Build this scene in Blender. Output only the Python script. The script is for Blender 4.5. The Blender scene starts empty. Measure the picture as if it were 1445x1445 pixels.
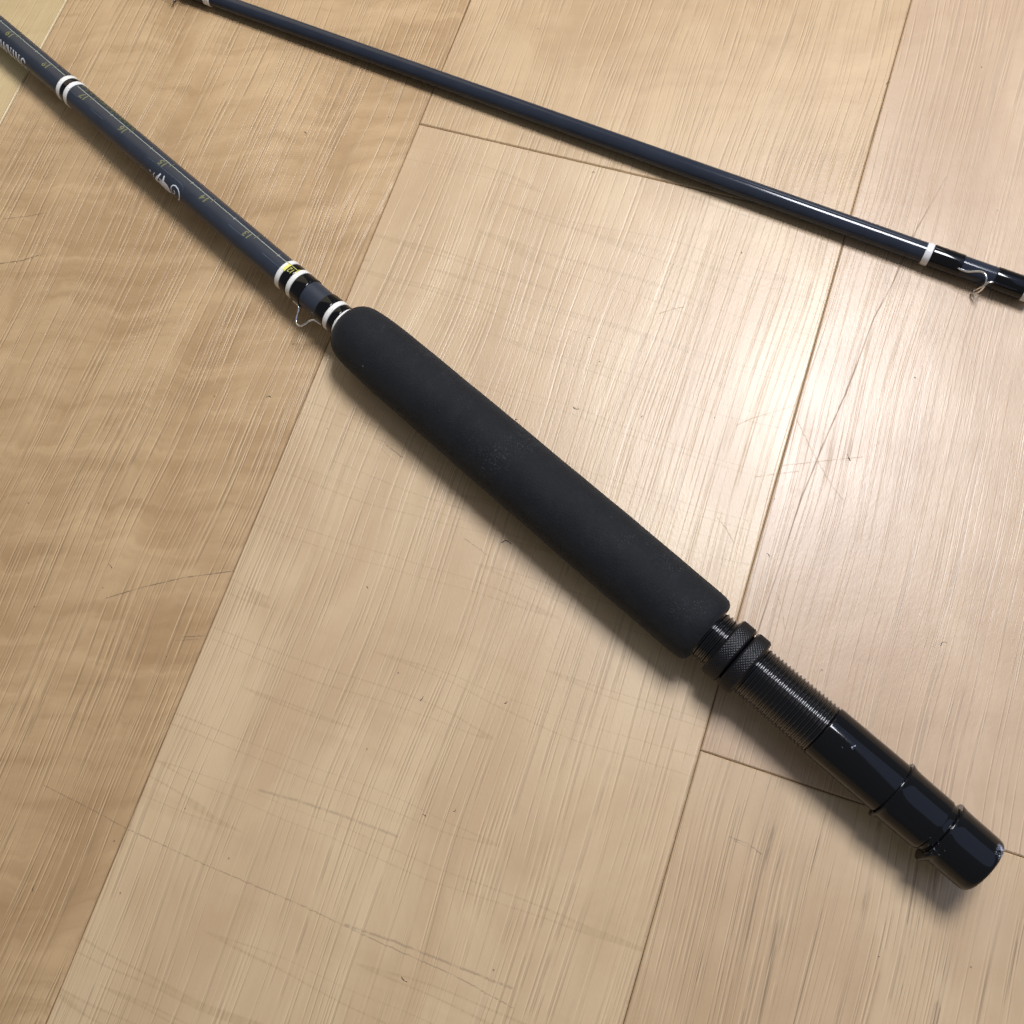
import bpy, bmesh, math, random
from mathutils import Vector, Matrix
import numpy as np

random.seed(7)
IN = 0.0254                      # the scene is measured in inches and built in metres
R = math.radians
scene = bpy.context.scene
col = scene.collection

# ------------------------------------------------------------------ camera
cam_d = bpy.data.cameras.new('camera')
cam = bpy.data.objects.new('camera', cam_d)
col.objects.link(cam)
cam_d.sensor_width = 36.0
cam_d.sensor_fit = 'HORIZONTAL'
cam_d.lens = 36.0 * 1446.006 / 1445.0
cam_d.clip_start = 0.01
cam_d.clip_end = 100.0
rot = (Matrix.Rotation(R(34.99168), 3, 'Z') @ Matrix.Rotation(R(17.46966), 3, 'X')
       @ Matrix.Rotation(R(-17.05698), 3, 'Z'))
cam.matrix_world = Matrix.Translation((0, 0, 13.77628 * IN)) @ rot.to_4x4()
scene.camera = cam

# ------------------------------------------------------------------ world and lamps
world = bpy.data.worlds.new('World')
scene.world = world
world.use_nodes = True
bg = world.node_tree.nodes['Background']
bg.inputs[0].default_value = (0.92, 0.96, 1.0, 1)
bg.inputs[1].default_value = 0.20


def area(name, loc, size, power, color, aim=None):
    d = bpy.data.lights.new(name, 'AREA')
    d.shape = 'RECTANGLE'
    d.size, d.size_y = size[0] * IN, size[1] * IN
    d.energy = power
    d.color = color
    o = bpy.data.objects.new(name, d)
    col.objects.link(o)
    o.location = Vector(loc) * IN
    if aim is not None:
        v = (Vector(loc) - Vector(aim)).normalized()
        o.rotation_euler = v.to_track_quat('Z', 'Y').to_euler()
    return o


area('ceiling_troffer', (2.7, 25.5, 44), (10.8, 15.5), 20.5, (0.92, 0.935, 1.0))
area('ceiling_troffer_far', (9, 130, 74), (24, 46), 10, (0.95, 0.97, 1.0))
area('ceiling_bounce_fill', (37.5, 23, 54), (56, 66), 5.5, (0.44, 0.58, 1.0))  # added lamp: dim bluish ceiling bounce, makes the band reflected in the reel seat
area('warm_fill', (-62, 70, 60), (90, 70), 13, (1.0, 0.84, 0.55), aim=(-10, 8, 0))  # added fill, no visible source: warms and brightens the upper left

scene.view_settings.view_transform = 'Standard'
scene.view_settings.look = 'None'
scene.view_settings.gamma = 1.0
scene.view_settings.exposure = 0.0
scene.view_settings.use_curve_mapping = False
scene.render.engine = 'CYCLES'
scene.cycles.max_bounces = 5
scene.cycles.diffuse_bounces = 2
scene.cycles.glossy_bounces = 3


# ------------------------------------------------------------------ node helpers
class NT:
    def __init__(self, name):
        self.mat = bpy.data.materials.new(name)
        self.mat.use_nodes = True
        self.t = self.mat.node_tree
        self.t.nodes.clear()
        self.out = self.n('ShaderNodeOutputMaterial')
        self.bsdf = self.n('ShaderNodeBsdfPrincipled')
        self.t.links.new(self.bsdf.outputs[0], self.out.inputs[0])

    def n(self, typ, **kw):
        nd = self.t.nodes.new(typ)
        for k, v in kw.items():
            setattr(nd, k, v)
        return nd

    def put(self, sock, v):
        if isinstance(v, bpy.types.NodeSocket):
            self.t.links.new(v, sock)
        else:
            sock.default_value = v

    def m(self, op, a, b=None, c=None, clamp=False):
        nd = self.n('ShaderNodeMath', operation=op, use_clamp=clamp)
        self.put(nd.inputs[0], a)
        if b is not None:
            self.put(nd.inputs[1], b)
        if c is not None:
            self.put(nd.inputs[2], c)
        return nd.outputs[0]

    def vm(self, op, a, b=None, out=0):
        nd = self.n('ShaderNodeVectorMath', operation=op)
        self.put(nd.inputs[0], a)
        if b is not None:
            self.put(nd.inputs[1 if op != 'SCALE' else 3], b)
        return nd.outputs[out]

    def xyz(self, x, y, z):
        nd = self.n('ShaderNodeCombineXYZ')
        for i, v in enumerate((x, y, z)):
            self.put(nd.inputs[i], v)
        return nd.outputs[0]

    def noise(self, vec, scale=1.0, detail=2.0, rough=0.5, dist=0.0):
        nd = self.n('ShaderNodeTexNoise')
        self.put(nd.inputs['Vector'], vec)
        nd.inputs['Scale'].default_value = scale
        nd.inputs['Detail'].default_value = detail
        nd.inputs['Roughness'].default_value = rough
        nd.inputs['Distortion'].default_value = dist
        return nd.outputs[0]

    def step(self, v, lo, hi, a=0.0, b=1.0):
        nd = self.n('ShaderNodeMapRange', interpolation_type='SMOOTHSTEP')
        self.put(nd.inputs[0], v)
        nd.inputs[1].default_value = lo
        nd.inputs[2].default_value = hi
        self.put(nd.inputs[3], a)
        self.put(nd.inputs[4], b)
        return nd.outputs[0]

    def mix(self, f, a, b, mode='MIX'):
        nd = self.n('ShaderNodeMix', data_type='RGBA', blend_type=mode)
        self.put(nd.inputs[0], f)
        self.put(nd.inputs[6], a if isinstance(a, bpy.types.NodeSocket) else (*a, 1))
        self.put(nd.inputs[7], b if isinstance(b, bpy.types.NodeSocket) else (*b, 1))
        return nd.outputs[2]

    def bump(self, h, dist, strength=1.0, normal=None):
        nd = self.n('ShaderNodeBump')
        nd.inputs['Strength'].default_value = strength
        nd.inputs['Distance'].default_value = dist
        self.put(nd.inputs['Height'], h)
        if normal is not None:
            self.put(nd.inputs['Normal'], normal)
        return nd.outputs[0]

    def pos(self):
        g = self.n('ShaderNodeNewGeometry')
        return self.vm('SCALE', g.outputs['Position'], 1.0 / IN)

    def set(self, **kw):
        for k, v in kw.items():
            self.put(self.bsdf.inputs[k.replace('_', ' ')], v)


# ------------------------------------------------------------------ wood plank material
def wood(name, seed, pale, brown, tone=0.0, grain=1.0, saw=0.0, ripple=0.0, long_lines=0.0,
         scratches=(), rough=0.36, wander=.35, fy=.42):
    """Printed and embossed vinyl plank: grain runs along world Y. All lengths in inches."""
    N = NT(name)
    p = N.pos()
    sep = N.n('ShaderNodeSeparateXYZ')
    N.put(sep.inputs[0], p)
    x = N.m('ADD', sep.outputs[0], seed * 17.3)
    y = N.m('ADD', sep.outputs[1], seed * 41.7)
    sz = seed * 5.1

    def sc(u, a, v, b, k):
        return N.xyz(N.m('MULTIPLY', u, a), N.m('MULTIPLY', v, b), sz + k)
    # the grain wanders a little sideways along the plank
    w1 = N.noise(sc(x, .5, y, .22, 0), detail=1.0)
    gx = N.m('MULTIPLY_ADD', N.m('SUBTRACT', w1, .5), wander, x)
    cloud = N.noise(sc(x, .6, y, .30, 1), detail=4.0, rough=.62, dist=.5)
    band = N.noise(sc(gx, 2.6, y, .09, 2), detail=3.0, rough=.6)
    s1 = N.noise(sc(gx, 13.0, y, fy, 4), detail=2.0, rough=.65)
    s2 = N.noise(sc(gx, 30.0, y, fy * .55, 5), detail=1.0, rough=.7)
    s2b = N.noise(sc(N.m('ADD', gx, .014), 30.0, y, fy * .55, 5), detail=1.0, rough=.7)
    brk = N.step(N.noise(sc(gx, 9.0, y, 2.2, 15), detail=1.0), .36, .54, .30, 1.0)
    patch = N.m('MULTIPLY', brk, N.step(N.noise(sc(gx, 1.3, y, .4, 6), detail=2.0), .34, .58, .45, 1.0))
    dark1 = N.m('MULTIPLY', N.step(s1, .56, .66), patch)
    dark2 = N.m('MULTIPLY', N.step(s2, .55, .60), patch)
    light1 = N.m('MULTIPLY', N.step(s2b, .55, .61), patch)  # pale print beside each line, with the emboss's lit edge painted in

    c = N.mix(N.m('ADD', N.step(cloud, .27, .73), tone, clamp=True), pale, brown)
    c = N.mix(N.m('MULTIPLY', N.step(band, .42, .62), .20), c, tuple(v * .86 for v in brown))
    if ripple:
        # curly figure: short arcs lying across the grain
        ry = N.m('MULTIPLY_ADD', N.m('SUBTRACT', cloud, .5), 1.1, y)
        ry = N.m('MULTIPLY_ADD', x, -.30, ry)
        rip = N.noise(sc(x, .5, ry, 3.0, 8), detail=3.0, rough=.6)
        rd = N.step(rip, .48, .68)
        c = N.mix(N.m('MULTIPLY', rd, .62 * ripple), c, tuple(v * f for v, f in zip(brown, (.80, .76, .70))))
        c = N.mix(N.m('MULTIPLY', N.step(rip, .48, .32), .45 * ripple), c, tuple(min(v * 1.12, .85) for v in pale))
        dark1 = N.m('MULTIPLY', dark1, N.m('MULTIPLY_ADD', rd, .8, .55))
    if saw:
        # cross-cut saw marks, interrupted by the grain
        cy = N.m('MULTIPLY_ADD', N.m('SUBTRACT', w1, .5), .22, y)
        cy = N.m('MULTIPLY_ADD', x, .03, cy)
        sawn = N.noise(sc(x, .22, cy, 2.1, 7), detail=3.0, rough=.6)
        sd = N.m('MULTIPLY', N.step(sawn, .52, .70), saw)
        sf = N.noise(sc(x, .16, cy, 3.4, 17), detail=0.5)
        sl = N.m('MULTIPLY', N.m('MULTIPLY', N.step(sf, .600, .612), N.step(sf, .640, .622)), saw)
        sl = N.m('MULTIPLY', sl, N.step(s2, .30, .60, .35, 1.0))
        c = N.mix(N.m('MULTIPLY', sd, .22), c, tuple(v * f for v, f in zip(brown, (.84, .82, .76))))
        c = N.mix(N.m('MULTIPLY', sl, .42), c, tuple(v * f for v, f in zip(brown, (.66, .66, .58))))
    c = N.mix(N.m('MULTIPLY', light1, .50 * grain), c, tuple(min(v * 1.30, .88) for v in pale))
    c = N.mix(N.m('MULTIPLY', dark2, .52 * grain), c, tuple(v * .50 for v in brown))
    c = N.mix(N.m('MULTIPLY', dark1, .16 * grain), c, tuple(v * .56 for v in brown))
    if long_lines:
        ll = N.noise(sc(gx, 5.0, y, .035, 9), detail=3.0, rough=.7)
        ridge = N.m('ABSOLUTE', N.m('SUBTRACT', ll, .5))
        lld = N.m('MULTIPLY', N.step(ridge, .012, .002), N.step(patch, .4, .9, .3, 1.0))
        c = N.mix(N.m('MULTIPLY', lld, .85 * long_lines), c, tuple(v * .40 for v in brown))
    # specks
    vor = N.n('ShaderNodeTexVoronoi')
    N.put(vor.inputs['Vector'], N.xyz(x, y, sz))
    vor.inputs['Scale'].default_value = 2.4
    vsep = N.n('ShaderNodeSeparateColor')
    N.put(vsep.inputs[0], vor.outputs['Color'])
    spot = N.m('MULTIPLY', N.step(vor.outputs['Distance'], .042, .020), N.m('GREATER_THAN', vsep.outputs[0], .76))
    c = N.mix(N.m('MULTIPLY', spot, .7), c, tuple(v * .28 for v in brown))

    # hand-placed scratches and one meandering crack
    if scratches:
        wob = N.m('MULTIPLY_ADD', N.m('SUBTRACT', s2, .5), .03, -.000)
        q0 = N.n('ShaderNodeSeparateXYZ')
        N.put(q0.inputs[0], p)
        q = N.xyz(N.m('ADD', q0.outputs[0], wob), N.m('ADD', q0.outputs[1], wob), 0.0)
        fade = N.step(s1, .36, .56, .35, 1.0)
        sdark = None
        for pts, wid, strg in scratches:
            dmin = None
            for a, b in zip(pts[:-1], pts[1:]):
                ba = (b[0] - a[0], b[1] - a[1], 0)
                l2 = ba[0] ** 2 + ba[1] ** 2
                pa = N.vm('SUBTRACT', q, (a[0], a[1], 0))
                t = N.m('MULTIPLY', N.vm('DOT_PRODUCT', pa, ba, out=1), 1.0 / l2, clamp=True)
                dd = N.vm('LENGTH', N.vm('SUBTRACT', pa, N.vm('SCALE', ba, t)), out=1)
                dmin = dd if dmin is None else N.m('MINIMUM', dmin, dd)
            k = N.m('MULTIPLY', N.m('MULTIPLY', N.step(dmin, wid, wid * .25), strg), fade)
            sdark = k if sdark is None else N.m('MAXIMUM', sdark, k)
        c = N.mix(sdark, c, tuple(v * .36 for v in brown))

    # relief: pores pressed in, a fine pebble over all
    h = N.m('MULTIPLY_ADD', N.step(s2, .52, .63), -.9 * grain, N.m('MULTIPLY', s1, .5))
    pebble = N.noise(sc(x, 40.0, y, 15.0, 11), detail=1.0)
    h = N.m('MULTIPLY_ADD', pebble, .8, h)
    nrm = N.bump(h, .0019 * IN, 1.0)
    rg = N.m('MULTIPLY_ADD', N.m('SUBTRACT', cloud, .5), .08, rough)
    rg = N.m('MULTIPLY_ADD', dark1, .05, rg)
    if scratches:
        rg = N.m('MULTIPLY_ADD', sdark, .35, rg)
    N.set(Base_Color=c, Roughness=rg, Normal=nrm)
    N.bsdf.inputs['Specular IOR Level'].default_value = .5
    return N.mat


SCR_MID = [
    ([(-5.98, -2.142), (-4.686, -2.216), (-3.448, -2.248), (-2.229, -2.333), (-1.255, -2.375), (-0.442, -2.48)], .011, .55),
    ([(-5.234, 3.52), (-4.0, 3.40), (-2.773, 3.382)], .010, .30),
    ([(-4.568, 3.973), (-4.268, 3.858)], .009, .8), ([(-4.62, 3.90), (-4.36, 3.77)], .008, .38),
    ([(-2.768, -2.281), (-2.063, -2.258), (-1.293, -2.267), (-0.512, -2.276)], .022, .45),
    ([(-4.484, -1.11), (-3.93, -1.067), (-3.321, -1.052), (-2.513, -1.058)], .026, .35),
    ([(-3.006, 2.984), (-2.588, 2.846)], .009, .6),
    ([(.859, 6.237), (.584, 6.042), (.341, 5.88), (.161, 5.713)], .008, .38),
    ([(.604, 5.04), (.863, 5.163)], .008, .38), ([(.258, 4.319), (.409, 4.206), (.563, 4.043)], .009, .45),
    ([(-1.392, 7.084), (-1.205, 7.221), (-1.066, 7.298)], .009, .6),
]
SCR_RIGHT = [
    ([(2.076, 10.441), (1.838, 9.374), (1.732, 8.553), (1.59, 7.834), (1.486, 6.559), (1.409, 6.087), (1.345, 5.538),
      (1.282, 4.956), (1.26, 4.576), (1.248, 4.048), (1.212, 3.44), (1.178, 2.655)], .015, .6),
    ([(.931, 6.033), (1.309, 5.56), (1.643, 5.206), (1.823, 5.069)], .008, .38),
    ([(.863, 5.163), (1.148, 5.293)], .008, .38), ([(.905, 5.306), (1.237, 5.451), (1.639, 5.628), (1.917, 5.744)], .008, .38),
    ([(1.293, 3.537), (1.427, 3.315), (1.515, 3.082)], .008, .38),
]
SCR_LEFT = [
    ([(-7.625, .624), (-7.191, .924), (-6.653, 1.245), (-6.016, 1.544)], .012, .85),
    ([(-6.321, .455), (-6.037, .567)], .011, .7), ([(-6.40, .38), (-6.10, .49)], .010, .5),
    ([(-11.675, 5.056), (-11.353, 5.2), (-11.113, 5.373)], .016, .8),
    ([(-11.998, 5.812), (-11.612, 5.973), (-11.35, 6.113)], .014, .6),
    ([(-7.344, -2.001), (-6.5, -2.08), (-6.02, -2.14)], .012, .5),
]
SCR_LOW = [([(1.53, .305), (1.742, .296), (1.958, .235)], .012, .7), ([(1.60, .28), (1.80, .25)], .010, .5)]

W_LEFT = wood('wood_curly_tan', 1.0, (.49, .335, .180), (.355, .222, .108), tone=.12, grain=1.08, ripple=.68, scratches=SCR_LEFT, fy=.55)
W_FARL = wood('wood_pale_yellow', 2.3, (.53, .40, .21), (.42, .29, .140), grain=.6, ripple=.3)
W_MID = wood('wood_pale_sawn', 3.1, (.535, .393, .236), (.435, .293, .163), tone=-.08, grain=.80, saw=.8, scratches=SCR_MID, fy=.38)
W_TOP = wood('wood_honey_streaked', 4.7, (.505, .357, .200), (.385, .250, .130), grain=.95, ripple=.25, fy=.5)
W_RIGHT = wood('wood_rosy_tan', 5.2, (.505, .364, .232), (.395, .263, .155), grain=.85, ripple=.2, scratches=SCR_RIGHT, fy=.45)
W_LOW = wood('wood_long_lined', 6.4, (.515, .375, .226), (.415, .279, .156), grain=.85, long_lines=.8, scratches=SCR_LOW, fy=.3)
W_REST = [wood('wood_plain_tan', 7.9, (.52, .38, .22), (.40, .275, .145), grain=.85, ripple=.3),
          wood('wood_plain_pale', 9.3, (.53, .395, .235), (.42, .295, .160), grain=.8, saw=.5)]

N = NT('joint_underlay')
N.set(Base_Color=(.06, .035, .02, 1), Roughness=.9)
M_UNDER = N.mat


# ------------------------------------------------------------------ mesh helpers
def link(name, verts, faces, mat, parent=None, origin=(0, 0, 0), smooth=True, sharp=38, kind=None):
    me = bpy.data.meshes.new(name)
    o0 = Vector(origin)
    me.from_pydata([tuple((Vector(v) - o0) * IN) for v in verts], [], faces)
    me.validate()
    bm = bmesh.new()
    bm.from_mesh(me)
    bmesh.ops.recalc_face_normals(bm, faces=bm.faces)
    bm.to_mesh(me)
    bm.free()
    if smooth:
        me.polygons.foreach_set('use_smooth', [True] * len(me.polygons))
        if sharp:
            me.set_sharp_from_angle(angle=R(sharp))
    me.materials.append(mat)
    o = bpy.data.objects.new(name, me)
    col.objects.link(o)
    if parent is not None:
        o.parent = parent
        pr, off = parent, Vector((0, 0, 0))
        # parts share their thing's origin; a thing carries the location
    else:
        o.location = o0 * IN
    if kind:
        o['kind'] = kind
    return o


# ------------------------------------------------------------------ floor of planks
PW = 6.8955
XA = -6.0047
floor = link('floor', *[[(-62, -50, -.30), (62, -50, -.30), (62, 84, -.30), (-62, 84, -.30),
                         (-62, -50, -.06), (62, -50, -.06), (62, 84, -.06), (-62, 84, -.06)],
                        [(0, 1, 2, 3), (4, 5, 6, 7), (0, 1, 5, 4), (1, 2, 6, 5), (2, 3, 7, 6), (3, 0, 4, 7)]],
             M_UNDER, smooth=False, kind='structure')
floor.location = (0, 0, 0)
GAP, BEV, DROP = .008, .020, .018


def plank(x0, x1, y0, y1, mat):
    a, b = GAP / 2, GAP / 2 + BEV
    vs, fs = [], []
    for inset, z in ((a, -.059), (a, -DROP), (b * .72, -.004), (b, 0.0)):
        vs += [(x0 + inset, y0 + inset, z), (x1 - inset, y0 + inset, z), (x1 - inset, y1 - inset, z), (x0 + inset, y1 - inset, z)]
    for k in range(3):
        for i in range(4):
            j = (i + 1) % 4
            fs.append((4 * k + i, 4 * k + j, 4 * k + 4 + j, 4 * k + 4 + i))
    fs.append((12, 13, 14, 15))
    return link('plank', vs, fs, mat, floor, smooth=False)


LEN = 36.0
cols = {}
for c in range(-7, 8):
    x0 = XA + c * PW
    if c == 0:
        joint = 9.278              # end joint under the slim rod section
    elif c == 1:
        joint = 1.217              # end joint under the reel seat
    elif c == -1:
        joint = -11.0
    elif c == -2:
        joint = 21.0
    else:
        joint = random.uniform(0, LEN)
    y = joint - 3 * LEN
    while y < 84:
        y0, y1 = max(y, -50), min(y + LEN, 84)
        if y1 - y0 > 1:
            below = y1 <= joint + .01
            if c == 0 and abs(y1 - joint) < .1:
                mt = W_MID
            elif c == 0 and abs(y0 - joint) < .1:
                mt = W_TOP
            elif c == 1 and abs(y1 - joint) < .1:
                mt = W_LOW
            elif c == 1 and abs(y0 - joint) < .1:
                mt = W_RIGHT
            elif c == -1 and abs(y0 - joint) < .1:
                mt = W_LEFT
            elif c == -2 and abs(y1 - joint) < .1:
                mt = W_FARL
            else:
                mt = random.choice(W_REST + [W_TOP])
            plank(x0, x0 + PW, y0, y1, mt)
        y += LEN


# ------------------------------------------------------------------ rod materials
def simple(name, base, rough, spec=.5, coat=0.0, metal=0.0, noise_amt=.0, nscale=20, coat_rough=.05):
    N = NT(name)
    p = N.pos()
    rg = rough
    if noise_amt:
        nn = N.noise(N.vm('SCALE', p, nscale), detail=3.0)
        rg = N.m('ADD', N.m('MULTIPLY', N.m('SUBTRACT', nn, .5), noise_amt), rough)
    N.set(Base_Color=(*base, 1), Roughness=rg, Metallic=metal)
    N.bsdf.inputs['Specular IOR Level'].default_value = spec
    N.bsdf.inputs['Coat Weight'].default_value = coat
    N.bsdf.inputs['Coat Roughness'].default_value = coat_rough
    return N.mat


def foam_mat():
    N = NT('foam_black')
    p = N.pos()
    a = N.noise(N.vm('SCALE', p, 1.6), detail=4.0, rough=.6)
    fine = N.noise(N.vm('SCALE', p, 46.0), detail=2.0)
    dusty = N.noise(N.vm('SCALE', p, 60.0), detail=1.0)
    zone = N.step(N.noise(N.vm('SCALE', p, 1.1), detail=3.0), .50, .66)
    dust = N.m('MULTIPLY', N.step(dusty, .62, .70), zone)
    rub = N.m('MULTIPLY', N.step(N.noise(N.vm('SCALE', p, 5.0), detail=4.0, rough=.7), .48, .72), .5)
    c = N.mix(N.step(a, .3, .7), (.0043, .0050, .0066), (.0062, .0072, .0092))
    c = N.mix(rub, c, (.0110, .0127, .0158))
    c = N.mix(N.m('MULTIPLY', N.step(fine, .52, .66), .5), c, (.0120, .0136, .0165))
    c = N.mix(N.m('MULTIPLY', dust, .55), c, (.075, .082, .090))
    vor = N.n('ShaderNodeTexVoronoi')
    N.put(vor.inputs['Vector'], p)
    vor.inputs['Scale'].default_value = 3.0
    sp = N.n('ShaderNodeSeparateColor')
    N.put(sp.inputs[0], vor.outputs['Color'])
    fleck = N.m('MULTIPLY', N.step(vor.outputs['Distance'], .06, .03), N.m('GREATER_THAN', sp.outputs[0], .80))
    c = N.mix(N.m('MULTIPLY', fleck, .6), c, (.11, .12, .13))
    N.set(Base_Color=c, Roughness=.78, Normal=N.bump(fine, .006 * IN, .9))
    N.bsdf.inputs['Specular IOR Level'].default_value = .22
    N.bsdf.inputs['Sheen Weight'].default_value = .05
    return N.mat


def blank_mat(name, lo, hi, rough):
    N = NT(name)
    p = N.pos()
    a = N.noise(N.vm('SCALE', p, 3.0), detail=3.0)
    c = N.mix(N.step(a, .35, .65), lo, hi)
    sc = N.noise(N.vm('SCALE', p, 24.0), detail=3.0, rough=.7)
    N.set(Base_Color=c, Roughness=N.m('ADD', N.m('MULTIPLY', N.m('SUBTRACT', sc, .5), .08), rough))
    N.bsdf.inputs['Specular IOR Level'].default_value = .30
    return N.mat


def worn_black(name, marks):
    """Glossy black anodising with scuffs at given places (inches, radius)."""
    N = NT(name)
    p = N.pos()
    n1 = N.noise(N.vm('SCALE', p, 22.0), detail=4.0, rough=.75)
    tot = None
    for (mx, my, mz), rad, thr in marks:
        d = N.vm('LENGTH', N.vm('SUBTRACT', p, (mx, my, mz)), out=1)
        k = N.m('MULTIPLY', N.step(d, rad, rad * .3), N.step(n1, thr, thr + .06))
        tot = k if tot is None else N.m('MAXIMUM', tot, k)
    micro = N.noise(N.vm('SCALE', p, 9.0), detail=4.0, rough=.7)
    rg = N.m('ADD', N.m('MULTIPLY', N.m('SUBTRACT', micro, .5), .06), .08)
    N.bsdf.inputs['Specular IOR Level'].default_value = .30
    base = (.0035, .0036, .0045)
    if tot is not None:
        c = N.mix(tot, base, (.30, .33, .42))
        rg = N.m('ADD', rg, N.m('MULTIPLY', tot, .25))
        N.set(Base_Color=c, Roughness=rg)
    else:
        N.set(Base_Color=(*base, 1), Roughness=rg)
    return N.mat


M_FOAM = foam_mat()
M_BLANK = blank_mat('blank_navy_satin', (.0245, .0295, .041), (.0280, .0335, .046), .32)
M_BLANK2 = blank_mat('blank_slim_navy', (.0175, .0215, .032), (.0200, .0245, .036), .12)
M_WRAP = simple('thread_wrap_black', (.0028, .0028, .0038), .08, spec=.34)
M_WHITE = simple('thread_wrap_white', (.72, .705, .655), .30, coat=.3, noise_amt=.1)
M_WHITE_D = simple('thread_wrap_white_grey', (.62, .61, .60), .35, coat=.2, noise_amt=.1)
M_WIRE = simple('guide_chrome', (.78, .78, .80), .16, metal=1.0, noise_amt=.08)
M_NUT = simple('nut_black_matte', (.0045, .0045, .006), .36, spec=.32)
M_PRINT_W = simple('print_white', (.72, .74, .80), .35)
M_PRINT_G = simple('print_gold', (.13, .13, .06), .40)
M_PRINT_G2 = simple('print_gold_bright', (.36, .34, .08), .40)
M_PRINT_L = simple('print_pale_line', (.26, .27, .22), .40)
M_PRINT_Y = simple('print_yellow', (.70, .66, .16), .35)
M_EDGE = simple('decal_film_edge', (.075, .095, .14), .3)
M_CORE = simple('tube_bore_dark', (.002, .002, .002), .8)


# ------------------------------------------------------------------ rod geometry
class Axis:
    def __init__(self, P, u):
        self.P = Vector(P)
        self.u = Vector(u).normalized()
        w = self.u.cross(Vector((0, 0, 1))).normalized()
        if w.y < 0:
            w = -w
        self.w = w
        e = w.cross(self.u)
        self.e = e if e.z > 0 else -e

    def pt(self, s, phi, r):
        return self.P + self.u * s + (self.e * math.cos(phi) + self.w * math.sin(phi)) * r


A1 = Axis((4.33973789, .90623946, .61202176), (-.91130306, .41159212, -.01089331))
A2 = Axis((3.44562728, 8.79071361, .185), (-.99115836, .13265899, -.00258753))
O1 = (A1.P.x, A1.P.y, 0)
O2 = (A2.P.x, A2.P.y, 0)


def empty(name, loc):
    o = bpy.data.objects.new(name, None)
    o.empty_display_size = .02
    o.location = Vector(loc) * IN
    col.objects.link(o)
    return o


def lathe(name, ax, prof, mat, parent, origin, n=96, rfun=None, cap0=False, cap1=False, sharp=38):
    """prof: list of (s, r). rfun(s, phi, r) may reshape the radius."""
    vs, fs = [], []
    for s, r in prof:
        for k in range(n):
            ph = 2 * math.pi * k / n
            rr = rfun(s, ph, r) if rfun else r
            vs.append(ax.pt(s, ph, rr))
    for i in range(len(prof) - 1):
        for k in range(n):
            j = (k + 1) % n
            fs.append((i * n + k, i * n + j, (i + 1) * n + j, (i + 1) * n + k))
    if cap0:
        fs.append(tuple(range(n)))
    if cap1:
        b = (len(prof) - 1) * n
        fs.append(tuple(b + k for k in range(n)))
    return link(name, vs, fs, mat, parent, origin, sharp=sharp)


def sweep(name, pts, rad, mat, parent, origin, n=10, sub=8):
    """round wire along a Catmull-Rom curve; rad may be a list"""
    P = [Vector(p) for p in pts]
    rl = rad if isinstance(rad, (list, tuple)) else [rad] * len(P)
    Q, rr = [], []
    for i in range(len(P) - 1):
        p0, p1, p2, p3 = P[max(i - 1, 0)], P[i], P[i + 1], P[min(i + 2, len(P) - 1)]
        for k in range(sub):
            t = k / sub
            Q.append(.5 * ((2 * p1) + (p2 - p0) * t + (2 * p0 - 5 * p1 + 4 * p2 - p3) * t * t + (3 * p1 - p0 - 3 * p2 + p3) * t ** 3))
            rr.append(rl[i] * (1 - t) + rl[i + 1] * t)
    Q.append(P[-1])
    rr.append(rl[-1])
    vs, fs = [], []
    nrm = None
    for i, q in enumerate(Q):
        t = (Q[min(i + 1, len(Q) - 1)] - Q[max(i - 1, 0)]).normalized()
        if nrm is None:
            nrm = t.orthogonal().normalized()
        nrm = (nrm - t * nrm.dot(t)).normalized()
        b = t.cross(nrm)
        for k in range(n):
            a = 2 * math.pi * k / n
            vs.append(q + (nrm * math.cos(a) + b * math.sin(a)) * rr[i])
    for i in range(len(Q) - 1):
        for k in range(n):
            j = (k + 1) % n
            fs.append((i * n + k, i * n + j, (i + 1) * n + j, (i + 1) * n + k))
    fs.append(tuple(range(n)))
    fs.append(tuple((len(Q) - 1) * n + k for k in range(n)))
    return link(name, vs, fs, mat, parent, origin)


def r1(s):                      # radius of the thick blank along its length
    return np.interp(s, [10, 12.5, 16, 18.5, 40, 54], [.227, .221, .211, .205, .15, .12])


# ---- the thick butt section
rod = empty('fishing_rod', O1)
rod['label'] = 'thick navy fly rod butt section with black foam grip and reel seat'
rod['category'] = 'fishing rod'

blank = lathe('blank', A1, [(s, float(r1(s))) for s in np.linspace(10.6, 52, 70)], M_BLANK, rod, O1, n=72, cap1=True)

# foam grip
gp = [(4.155, .30), (4.155, .405), (4.163, .436), (4.185, .463), (4.22, .483), (4.28, .496), (4.38, .502), (4.6, .504), (5.2, .507),
      (6.5, .507), (8.0, .503), (9.0, .499), (9.6, .495), (10.0, .489), (10.3, .480), (10.5, .470), (10.6, .462), (10.67, .453), (10.73, .441),
      (10.79, .422), (10.84, .396), (10.88, .365), (10.915, .328), (10.942, .285), (10.958, .250), (10.956, .225)]


def grip_r(s, ph, r):
    return r + .0018 * math.sin(3 * s + 2 * ph) + .0012 * math.sin(7.3 * s - 3 * ph)


gfine = []
for (a, b) in zip(gp[:-1], gp[1:]):
    m = max(1, int(abs(b[0] - a[0]) / .12))
    for k in range(m):
        t = k / m
        gfine.append((a[0] + (b[0] - a[0]) * t, a[1] + (b[1] - a[1]) * t))
gfine.append(gp[-1])
lathe('foam_grip', A1, gfine, M_FOAM, rod, O1, n=110, rfun=grip_r, sharp=60)

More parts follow.
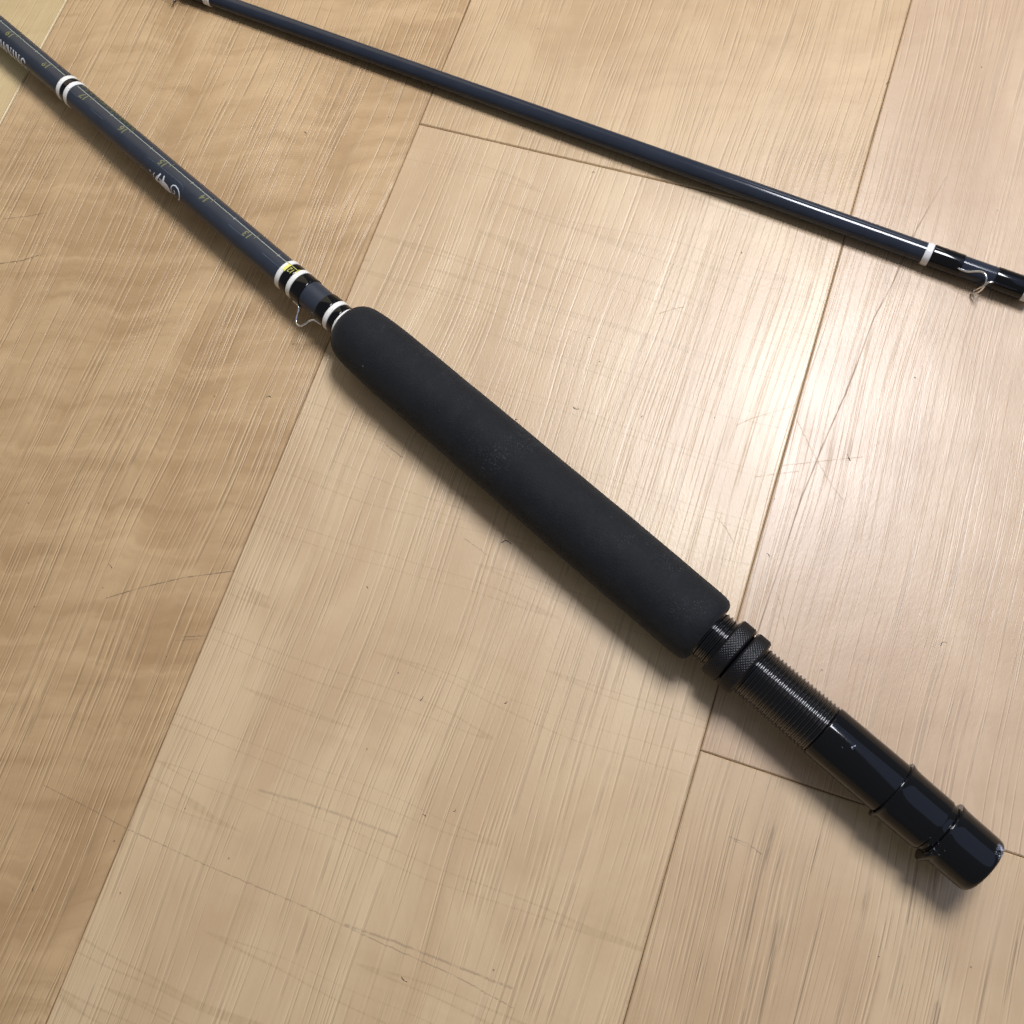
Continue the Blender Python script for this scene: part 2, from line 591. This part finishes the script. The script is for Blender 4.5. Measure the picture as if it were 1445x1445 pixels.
# thread wraps and white bands: (s0, s1, thickness, material, name)
wraps = [
    (10.93, 11.003, .020, M_WHITE, 'white_band'), (11.003, 11.120, .017, M_WRAP, 'thread_wrap'),
    (11.120, 11.205, .020, M_WHITE, 'white_band'), (11.205, 11.388, .017, M_WRAP, 'thread_wrap'),
    (11.722, 11.929, .015, M_WRAP, 'thread_wrap'), (11.929, 12.013, .018, M_WHITE, 'white_band'),
    (12.013, 12.168, .015, M_WRAP, 'thread_wrap'), (12.168, 12.256, .018, M_WHITE, 'white_band'),
    (17.332, 17.418, .012, M_WHITE, 'white_band'), (17.418, 17.520, .010, M_WRAP, 'thread_wrap'),
    (17.520, 17.606, .012, M_WHITE, 'white_band'),
]


def wrap(ax, rf, s0, s1, th, mat, name, parent, origin, n=80):
    b = min(.02, (s1 - s0) * .22)
    f = lambda s: float(rf(s))
    return lathe(name, ax, [(s0, f(s0) - .003), (s0 + .001, f(s0) + th * .55), (s0 + b * .4, f(s0) + th * .9), (s0 + b, f(s0) + th),
                            (s1 - b, f(s1) + th), (s1 - b * .4, f(s1) + th * .9), (s1 - .001, f(s1) + th * .55), (s1, f(s1) - .003)],
                 mat, parent, origin, n=n, sharp=70)


wobj = []
for a, b, th, mt, nm in wraps:
    wobj.append(wrap(A1, r1, a, b, th, mt, nm, rod, O1))

# stripping guide: thin bent wire standing out on the far side, feet under the wraps
g1 = [(11.86, -96, .232), (11.76, -96, .240), (11.715, -97, .262), (11.685, -99, .315), (11.655, -101, .385), (11.620, -102, .440),
      (11.565, -101, .462), (11.500, -99, .448), (11.455, -96, .385), (11.425, -93, .315), (11.390, -92, .262), (11.33, -92, .244), (11.24, -92, .236)]
sweep('wire_guide', [A1.pt(s, R(p), r) for s, p, r in g1], .0140, M_WIRE, rod, O1, n=12)

# ---- reel seat
seat = empty('reel_seat', O1)
seat.location = (0, 0, 0)
seat.parent = rod
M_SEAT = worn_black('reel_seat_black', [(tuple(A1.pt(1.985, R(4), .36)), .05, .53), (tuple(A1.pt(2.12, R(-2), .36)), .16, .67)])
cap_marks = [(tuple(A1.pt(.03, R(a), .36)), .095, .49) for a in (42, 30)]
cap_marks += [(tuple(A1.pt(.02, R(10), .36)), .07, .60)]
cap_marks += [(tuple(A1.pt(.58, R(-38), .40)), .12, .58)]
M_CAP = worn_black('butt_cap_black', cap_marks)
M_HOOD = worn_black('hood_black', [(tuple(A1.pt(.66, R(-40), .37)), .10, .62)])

lathe('barrel', A1, [(1.20, .358), (1.32, .360), (2.33, .361), (2.344, .359), (2.350, .352), (2.350, .330)], M_SEAT, seat, O1, n=128, sharp=60)
M_THREAD = simple('thread_black', (.0030, .0031, .0042), .11, spec=.75)
prof = [(2.345, .333)]
s = 2.352
pitch = .0575
while s < 4.22:
    prof += [(s + pitch * k / 8, .3455 - .0115 * math.cos(2 * math.pi * k / 8)) for k in range(8)]
    s += pitch
prof += [(s, .333), (4.40, .333)]
lathe('threaded_sleeve', A1, prof, M_THREAD, seat, O1, n=112, sharp=80)


def knurl_nut(s0, s1):
    nphi, ns = 480, 26
    ch = .026
    smid = [(s0, .345), (s0, .395), (s0 + .004, .403), (s0 + ch, .421)]
    smid += [(s0 + ch + (s1 - s0 - 2 * ch) * k / ns, .4225) for k in range(ns + 1)]
    smid += [(s1 - ch, .421), (s1 - .004, .403), (s1, .395), (s1, .345)]

    def rf(s, ph, r):
        if r < .422:
            return r
        a = ph * 60
        b = (s - s0) * 2 * math.pi / .041
        k1 = abs(math.sin((a + b) * .5))
        k2 = abs(math.sin((a - b) * .5))
        return r - .009 + .009 * min(1.0, 1.2 * min(k1, k2))
    return lathe('locking_nut', A1, smid, M_NUT, seat, O1, n=nphi, rfun=rf, sharp=50)


knurl_nut(3.698, 3.928)
knurl_nut(3.466, 3.678)


def ss(x, a, b):
    t = min(1, max(0, (x - a) / (b - a)))
    return t * t * (3 - 2 * t)


def low_side(ph, centre=-100, half=62, soft=5):
    """1 on the reel-foot side of the hood, 0 elsewhere"""
    d = abs((math.degrees(ph) - centre + 180) % 360 - 180)
    return 1 - ss(d, half - soft, half + soft)


def hood_r(s, ph, r):
    k = low_side(ph)
    body = ss(s, .70, .74) * (1 - ss(s, 1.20, 1.27))
    lip = ss(s, 1.24, 1.30)
    return r + .010 * k * body + .014 * k * lip


hp = [(.615, .345), (.690, .347), (.698, .350), (.702, .361), (.708, .363), (.74, .364), (.9, .366), (1.1, .369), (1.18, .373), (1.235, .380),
      (1.275, .391), (1.298, .401), (1.308, .404), (1.316, .402), (1.318, .395), (1.312, .375), (1.305, .362)]
hf = []
for a, b in zip(hp[:-1], hp[1:]):
    m = max(1, int(abs(b[0] - a[0]) / .03))
    hf += [(a[0] + (b[0] - a[0]) * k / m, a[1] + (b[1] - a[1]) * k / m) for k in range(m)]
hf.append(hp[-1])
lathe('sliding_hood', A1, hf, M_HOOD, seat, O1, n=220, rfun=hood_r, sharp=45)


def cap_r(s, ph, r):
    k = low_side(ph, -98, 48, 16)
    lip = ss(s, .50, .60)
    k2 = low_side(ph, -80, 44, 6)
    ledge = ss(s, .10, .30) * (1 - ss(s, .50, .56))
    return r + .044 * k * lip * (1 if r > .37 else 0) - .004 * k2 * ledge


cp = [(-.008, .02), (-.008, .20), (-.007, .31), (-.003, .335), (.006, .350), (.022, .363), (.055, .373), (.12, .378), (.22, .381), (.36, .384), (.46, .386),
      (.53, .390), (.575, .398), (.598, .404), (.610, .405), (.617, .401), (.618, .390), (.616, .372), (.612, .345)]
cf = []
for a, b in zip(cp[:-1], cp[1:]):
    m = max(1, int(abs(b[0] - a[0]) / .03))
    cf += [(a[0] + (b[0] - a[0]) * k / m, a[1] + (b[1] - a[1]) * k / m) for k in range(m)]
cf.append(cp[-1])
lathe('butt_cap', A1, cf, M_CAP, seat, O1, n=220, rfun=cap_r, cap0=True, sharp=45)


# ---- print on the blank -------------------------------------------------
def to_s(k):
    return 12.44 + (k - 12.5) * .9935


def strip(name, ax, rf, path, width, mat, parent, origin, lift=.0016, closed=False, tap=None):
    """ribbon on the rod surface; path in (s, phi deg), width in inches"""
    P = []
    for (a, b) in zip(path[:-1], path[1:]):
        d = math.hypot(b[0] - a[0], R(b[1] - a[1]) * .21)
        m = max(1, int(d / .02))
        P += [(a[0] + (b[0] - a[0]) * k / m, a[1] + (b[1] - a[1]) * k / m) for k in range(m)]
    P.append(path[-1])
    vs, fs = [], []
    for i, (s, p) in enumerate(P):
        a, b = P[max(i - 1, 0)], P[min(i + 1, len(P) - 1)]
        ds, dp = b[0] - a[0], R(b[1] - a[1]) * .21
        L = math.hypot(ds, dp) or 1
        ns, np_ = -dp / L, ds / L
        wd = width * (1 if tap is None else tap(i / (len(P) - 1)))
        r = float(rf(s)) + lift
        for sg in (-.5, .5):
            vs.append(ax.pt(s + ns * wd * sg, R(p) + np_ * wd * sg / .21, r))
    for i in range(len(P) - 1):
        fs.append((2 * i, 2 * i + 1, 2 * i + 3, 2 * i + 2))
    return vs, fs


def join_strips(name, strips, mat, parent):
    vs, fs = [], []
    for v, f in strips:
        b = len(vs)
        vs += v
        fs += [tuple(i + b for i in q) for q in f]
    return link(name, vs, fs, mat, parent, O1, sharp=None)


PH = 26.0                       # the printed ruler line runs here round the blank
join_strips('ruler_line', [strip('', A1, r1, [(12.268, PH), (17.31, PH)], .014, None, None, O1),
                           strip('', A1, r1, [(17.625, PH), (24.0, PH)], .014, None, None, O1)], M_PRINT_L, blank)
for h in range(25, 47):
    k = h / 2
    if k == 17.5:
        continue
    L = (PH - 12, PH + 14) if k == int(k) else (PH - 7, PH + 7)
    join_strips('tick_mark', [strip('', A1, r1, [(to_s(k), L[0]), (to_s(k), L[1])], .012, None, None, O1, lift=.0022)],
                M_PRINT_G if k == int(k) else M_PRINT_L, blank)


def text_patch(name, body, s0, phi0, height, mat, parent, lift=.0022, xs=1.0, rf=r1, extra=0.0, bold=0.0):
    """digits read upside down from the camera: they run towards higher s, tops to lower phi"""
    cu = bpy.data.curves.new('tmp', 'FONT')
    cu.body = body
    cu.size = 1.0
    cu.offset = bold
    cu.shear = .12
    to = bpy.data.objects.new('tmp', cu)
    col.objects.link(to)
    dg = bpy.context.evaluated_depsgraph_get()
    me = to.evaluated_get(dg).to_mesh()
    bm = bmesh.new()
    bm.from_mesh(me)
    bmesh.ops.triangulate(bm, faces=bm.faces)
    bmesh.ops.subdivide_edges(bm, edges=[e for e in bm.edges if e.calc_length() > .2], cuts=2)
    bmesh.ops.triangulate(bm, faces=bm.faces)
    sc = height / .70
    vs = []
    for v in bm.verts:
        s = s0 + v.co.x * sc * xs
        r = float(rf(s)) + lift + extra
        vs.append(A1.pt(s, R(phi0) - v.co.y * sc / r, r))
    fs = [tuple(v.index for v in f.verts) for f in bm.faces]
    bm.free()
    bpy.data.objects.remove(to)
    bpy.data.curves.remove(cu)
    return link(name, vs, fs, mat, parent, O1, sharp=None)


for k in range(13, 24):
    text_patch('ruler_number', str(k), to_s(k) + .045, PH - 6.5, .104, M_PRINT_G, blank, bold=.03)

# number twelve is printed over the wraps at the end of the ruler
ww = wobj[6]
rw = lambda s: r1(s) + .0195
text_patch('ruler_number', '12', 12.035, PH - 8, .085, M_PRINT_G2, blank, rf=rw, bold=.02, xs=.8)
join_strips('ruler_line', [strip('', A1, rw, [(12.0, PH), (12.262, PH)], .012, None, None, O1)], M_PRINT_G2, blank)
rw2 = lambda s: r1(s) + .0188
join_strips('yellow_label_edge', [strip('', A1, rw2, [(12.178, -8), (12.178, PH)], .05, None, None, O1, lift=.0012)], M_PRINT_Y, blank)
join_strips('yellow_label_edge', [strip('', A1, rw2, [(12.008, 10), (12.008, PH + 12)], .014, None, None, O1, lift=.0012)], M_PRINT_Y, blank)

# decal film edge, a broken pale hairline
for path in ([(12.27, -9), (12.66, -9.6)], [(13.1, -9), (13.42, -10)], [(14.44, -26), (14.46, -16), (14.50, -11), (14.60, -8.5), (14.80, -9), (15.33, -14.5)],
             [(16.45, -16), (16.78, -16)], [(17.1, -12), (17.3, -12)]):
    join_strips('decal_edge', [strip('', A1, r1, path, .006, None, None, O1)], M_EDGE, blank)

# faint gold script on the upper side between 16 and 17
sc = []
z = 0
rr = random.Random(3)
s_ = 15.95
while s_ < 17.28:
    z += 1
    a = rr.uniform(33, 38)
    sc.append(strip('', A1, r1, [(s_, a), (s_ + .05, 62), (s_ + .09, 74)], rr.uniform(.022, .04), None, None, O1, lift=.0012 + .0003 * (z % 4)))
    sc.append(strip('', A1, r1, [(s_ - .02, rr.uniform(40, 58)), (s_ + .10, rr.uniform(40, 58))], .022, None, None, O1, lift=.0026 + .0003 * (z % 3)))
    s_ += rr.uniform(.085, .125)
M_OLIVE = simple('print_olive', (.050, .062, .030), .4)
join_strips('gold_script', sc, M_OLIVE, blank)

# white maker's lettering: condensed serif capitals, reading from high s to low s
def glyph_strips(ch, s_left, width, phi_top, phi_bot, z0):
    """s_left: high-s side of the letter"""
    def P(x, y):                # x 0..1 left to right, y 0..1 baseline to cap
        return (s_left - x * width, phi_bot + (phi_top - phi_bot) * y)
    th, tn = .028, .015
    G = {
        'N': [([(.12, 0), (.12, 1)], tn), ([(.12, 1), (.84, 0)], th), ([(.84, 0), (.84, 1)], tn), ([(-.02, 1), (.26, 1)], tn), ([(.70, 1), (1.0, 1)], tn), ([(-.02, 0), (.26, 0)], tn)],
        'I': [([(.5, 0), (.5, 1)], th), ([(.2, 1), (.8, 1)], tn), ([(.2, 0), (.8, 0)], tn)],
        'G': [([(.92, .74), (.84, .90), (.55, 1.0), (.28, .90), (.12, .62), (.12, .36), (.28, .10), (.55, 0), (.86, .10)], .024), ([(.88, 0), (.88, .42)], th), ([(.66, .42), (1.02, .42)], tn)],
        'W': [([(0, 1), (.27, 0)], th), ([(.27, 0), (.5, 1)], tn), ([(.5, 1), (.75, 0)], th), ([(.75, 0), (1, 1)], tn)],
        'O': [([(.5, 1), (.2, .88), (.08, .5), (.2, .12), (.5, 0), (.8, .12), (.92, .5), (.8, .88), (.5, 1)], .024)],
        'R': [([(.15, 0), (.15, 1)], th), ([(.15, 1), (.65, .98), (.85, .77), (.65, .54), (.15, .52)], .02), ([(.45, .52), (.95, 0)], .024)],
        'B': [([(.15, 0), (.15, 1)], th), ([(.15, 1), (.62, .98), (.80, .77), (.62, .54), (.15, .53)], .02), ([(.55, .53), (.88, .30), (.66, .02), (.15, 0)], .022)],
    }[ch]
    out = []
    for i, (pts, wd) in enumerate(G):
        out.append(strip('', A1, r1, [P(*q) for q in pts], wd, None, None, O1, lift=.0016 + .0003 * ((z0 + i) % 5)))
    return out


sl = 18.575
word = 'BROWNING'
pos_s = {}
cur = 18.578
for i, ch in enumerate(reversed(word)):
    wdt = {'G': .135, 'N': .118, 'I': .062, 'W': .16, 'O': .13, 'R': .125, 'B': .125}[ch]
    left = cur if i == 0 else cur + wdt
    if i == 0:
        left = 18.578
    cur = left + .022
    link_s = glyph_strips(ch, left, wdt, -42, -100, i)
    join_strips('letter', link_s, M_PRINT_W, blank)

# white scroll emblem below the ruler
em = []
spiral = [(14.60, -104), (14.53, -92), (14.478, -72), (14.472, -56), (14.49, -44), (14.535, -34), (14.60, -30), (14.655, -36), (14.678, -48),
          (14.672, -62), (14.640, -70), (14.600, -68), (14.578, -60), (14.590, -53), (14.612, -54)]
em.append(strip('', A1, r1, spiral, .020, None, None, O1, lift=.0016, tap=lambda t: 1.15 - .55 * t))
join_strips('emblem_scroll', em, M_PRINT_W, blank)


def patch(poly, lift):
    """filled outline on the rod: fan of fine strips between two borders"""
    top, bot = poly
    vs, fs = [], []
    n, m = 10, 6
    for i in range(n + 1):
        t = i / n
        def at(b):
            f = t * (len(b) - 1)
            k = min(int(f), len(b) - 2)
            q = f - k
            return (b[k][0] + (b[k + 1][0] - b[k][0]) * q, b[k][1] + (b[k + 1][1] - b[k][1]) * q)
        a, b = at(top), at(bot)
        for j in range(m + 1):
            q = j / m
            s, p = a[0] + (b[0] - a[0]) * q, a[1] + (b[1] - a[1]) * q
            vs.append(A1.pt(s, R(p), float(r1(s)) + lift))
    for i in range(n):
        for j in range(m):
            a = i * (m + 1) + j
            fs.append((a, a + 1, a + m + 2, a + m + 1))
    return vs, fs


join_strips('emblem_wing', [patch(([(14.99, -70), (14.90, -58), (14.83, -51), (14.77, -53), (14.72, -62), (14.675, -76)],
                                   [(15.00, -78), (14.92, -84), (14.86, -90), (14.80, -92), (14.74, -88), (14.675, -78)]), .0017)], M_PRINT_W, blank)
join_strips('emblem_mark', [strip('', A1, r1, [(14.876, -29), (14.868, -46), (14.858, -60)], .030, None, None, O1, lift=.0022, tap=lambda t: .7 + .6 * t),
                            strip('', A1, r1, [(14.90, -50), (14.868, -54)], .022, None, None, O1, lift=.0028)], M_PRINT_W, blank)
join_strips('emblem_mark', [strip('', A1, r1, [(14.955, -32), (14.985, -48), (15.02, -62), (15.05, -84)], .034, None, None, O1, lift=.0020, tap=lambda t: .6 + 1.3 * t),
                            strip('', A1, r1, [(14.955, -54), (14.90, -62)], .022, None, None, O1, lift=.0027),
                            strip('', A1, r1, [(15.09, -72), (15.108, -60), (15.08, -48)], .014, None, None, O1, lift=.0025)], M_PRINT_W, blank)
join_strips('emblem_mark', [strip('', A1, r1, [(15.20, -52), (15.172, -57)], .016, None, None, O1, lift=.0018)], M_PRINT_W, blank)

# ---- the slim second section ------------------------------------------------
def r2(s):
    return np.interp(s, [-.2, 1.4, 4, 7.5, 14, 40], [.158, .153, .146, .137, .122, .07])


tip = empty('rod_section', O2)
tip['label'] = 'slim glossy navy rod section with narrow white bands, lying along the top'
tip['category'] = 'rod section'
TS = 38.0
blank2 = lathe('blank', A2, [(s, float(r2(s))) for s in np.linspace(-.14, TS, 60)], M_BLANK2, tip, O2, n=64, cap1=True)
lathe('bore', A2, [(-.139, .156), (-.142, .12), (-.02, .118), (-.01, .02)], M_CORE, blank2, O2, n=48)
for a, b, th, mt, nm in [(-.13, -.012, .012, M_WHITE_D, 'white_band'), (-.012, .425, .011, M_WRAP, 'thread_wrap'), (.895, 1.345, .010, M_WRAP, 'thread_wrap'),
                         (1.345, 1.445, .012, M_WHITE_D, 'white_band'), (13.80, 13.935, .012, M_WHITE, 'white_band'),
                         (13.935, 14.36, .010, M_WRAP, 'thread_wrap'), (14.82, 15.25, .010, M_WRAP, 'thread_wrap'), (15.25, 15.34, .012, M_WHITE, 'white_band')]:
    wrap(A2, r2, a, b, th, mt, nm, tip, O2, n=64)
g2 = [(1.06, -48, .135), (.97, -48, .142), (.90, -48.5, .166), (.80, -46, .188), (.71, -35, .208), (.64, -29, .234), (.58, -32, .262), (.535, -43, .288),
      (.516, -61, .300), (.528, -78, .302), (.560, -95, .302), (.600, -108, .292), (.606, -117, .268), (.585, -113, .246), (.545, -90, .222),
      (.505, -69, .200), (.470, -58, .184), (.410, -53, .168), (.33, -52, .150), (.25, -52, .140)]
sweep('snake_guide', [A2.pt(s, R(p), r) for s, p, r in g2], .0130, M_WIRE, tip, O2, n=12)
# ridges where the guide feet lie under the varnished wraps
sweep('guide_foot', [A2.pt(s, R(-52), r) for s, r in ((.425, .172), (.34, .172), (.22, .169), (.10, .163), (.04, .158))], [.014, .014, .013, .010, .004], M_WRAP, tip, O2, n=10)
g3 = [(s + 13.93, p - 8, r * .86) for s, p, r in g2]
sweep('snake_guide', [A2.pt(s, R(p), r) for s, p, r in g3], .0125, M_WIRE, tip, O2, n=10)

# ------------------------------------------------------------------ lint and crumbs on the floor
M_LINT = simple('lint_dark', (.030, .022, .018), .9)
rl = random.Random(11)
spots = [(-2.48, 3.083), (1.782, 5.649), (-1.913, -.53), (-2.236, -.704), (.809, 4.046), (.935, 4.806), (1.071, 3.982), (-10.717, 7.264),
         (3.577, -.46), (-1.729, .999), (-1.159, 5.431), (2.179, 12.503), (.864, 11.825), (-5.5, 3.965), (-4.089, 1.916)]
for _ in range(20):
    spots.append((rl.uniform(-9, 4.5), rl.uniform(-3.5, 11.5)))
vs, fs = [], []
for i, (cx, cy) in enumerate(spots):
    if rl.random() < .45 and i > 0:                       # crumb
        r = rl.uniform(.006, .013)
        b = len(vs)
        k = [(1, 0, 0), (-.8, .3, 0), (0, 1, 0), (.1, -.9, 0), (.1, .1, 1)]
        for q in k:
            vs.append((cx + q[0] * r * rl.uniform(.7, 1.4), cy + q[1] * r * rl.uniform(.7, 1.4), .001 + q[2] * r))
        fs += [(b, b + 2, b + 4), (b + 2, b + 1, b + 4), (b + 1, b + 3, b + 4), (b + 3, b, b + 4), (b, b + 3, b + 1, b + 2)]
    else:                                                 # curled fibre
        th, ln = rl.uniform(0, 6.28), rl.uniform(.04, .11)
        if i == 0:
            ln = .16
        cv = rl.uniform(-2.6, 2.6)
        pts = []
        px, py = cx, cy
        for q in range(7):
            pts.append(Vector((px, py, .004 + .006 * math.sin(q))))
            th += cv / 6
            px += math.cos(th) * ln / 6
            py += math.sin(th) * ln / 6
        rad = rl.uniform(.0028, .0045) if i else .006
        b0 = len(vs)
        for q, pp in enumerate(pts):
            t = (pts[min(q + 1, 6)] - pts[max(q - 1, 0)]).normalized()
            nn = Vector((-t.y, t.x, 0))
            for a in (nn * rad, Vector((0, 0, rad)), -nn * rad):
                vs.append(tuple(pp + a))
        for q in range(6):
            for a in range(3):
                j = (a + 1) % 3
                fs.append((b0 + 3 * q + a, b0 + 3 * q + j, b0 + 3 * q + 3 + j, b0 + 3 * q + 3 + a))
lint = link('lint', vs, fs, M_LINT, None, kind='stuff', smooth=False)
lint['label'] = 'tiny dark crumbs and curled fibres scattered on the planks'
lint['category'] = 'lint'
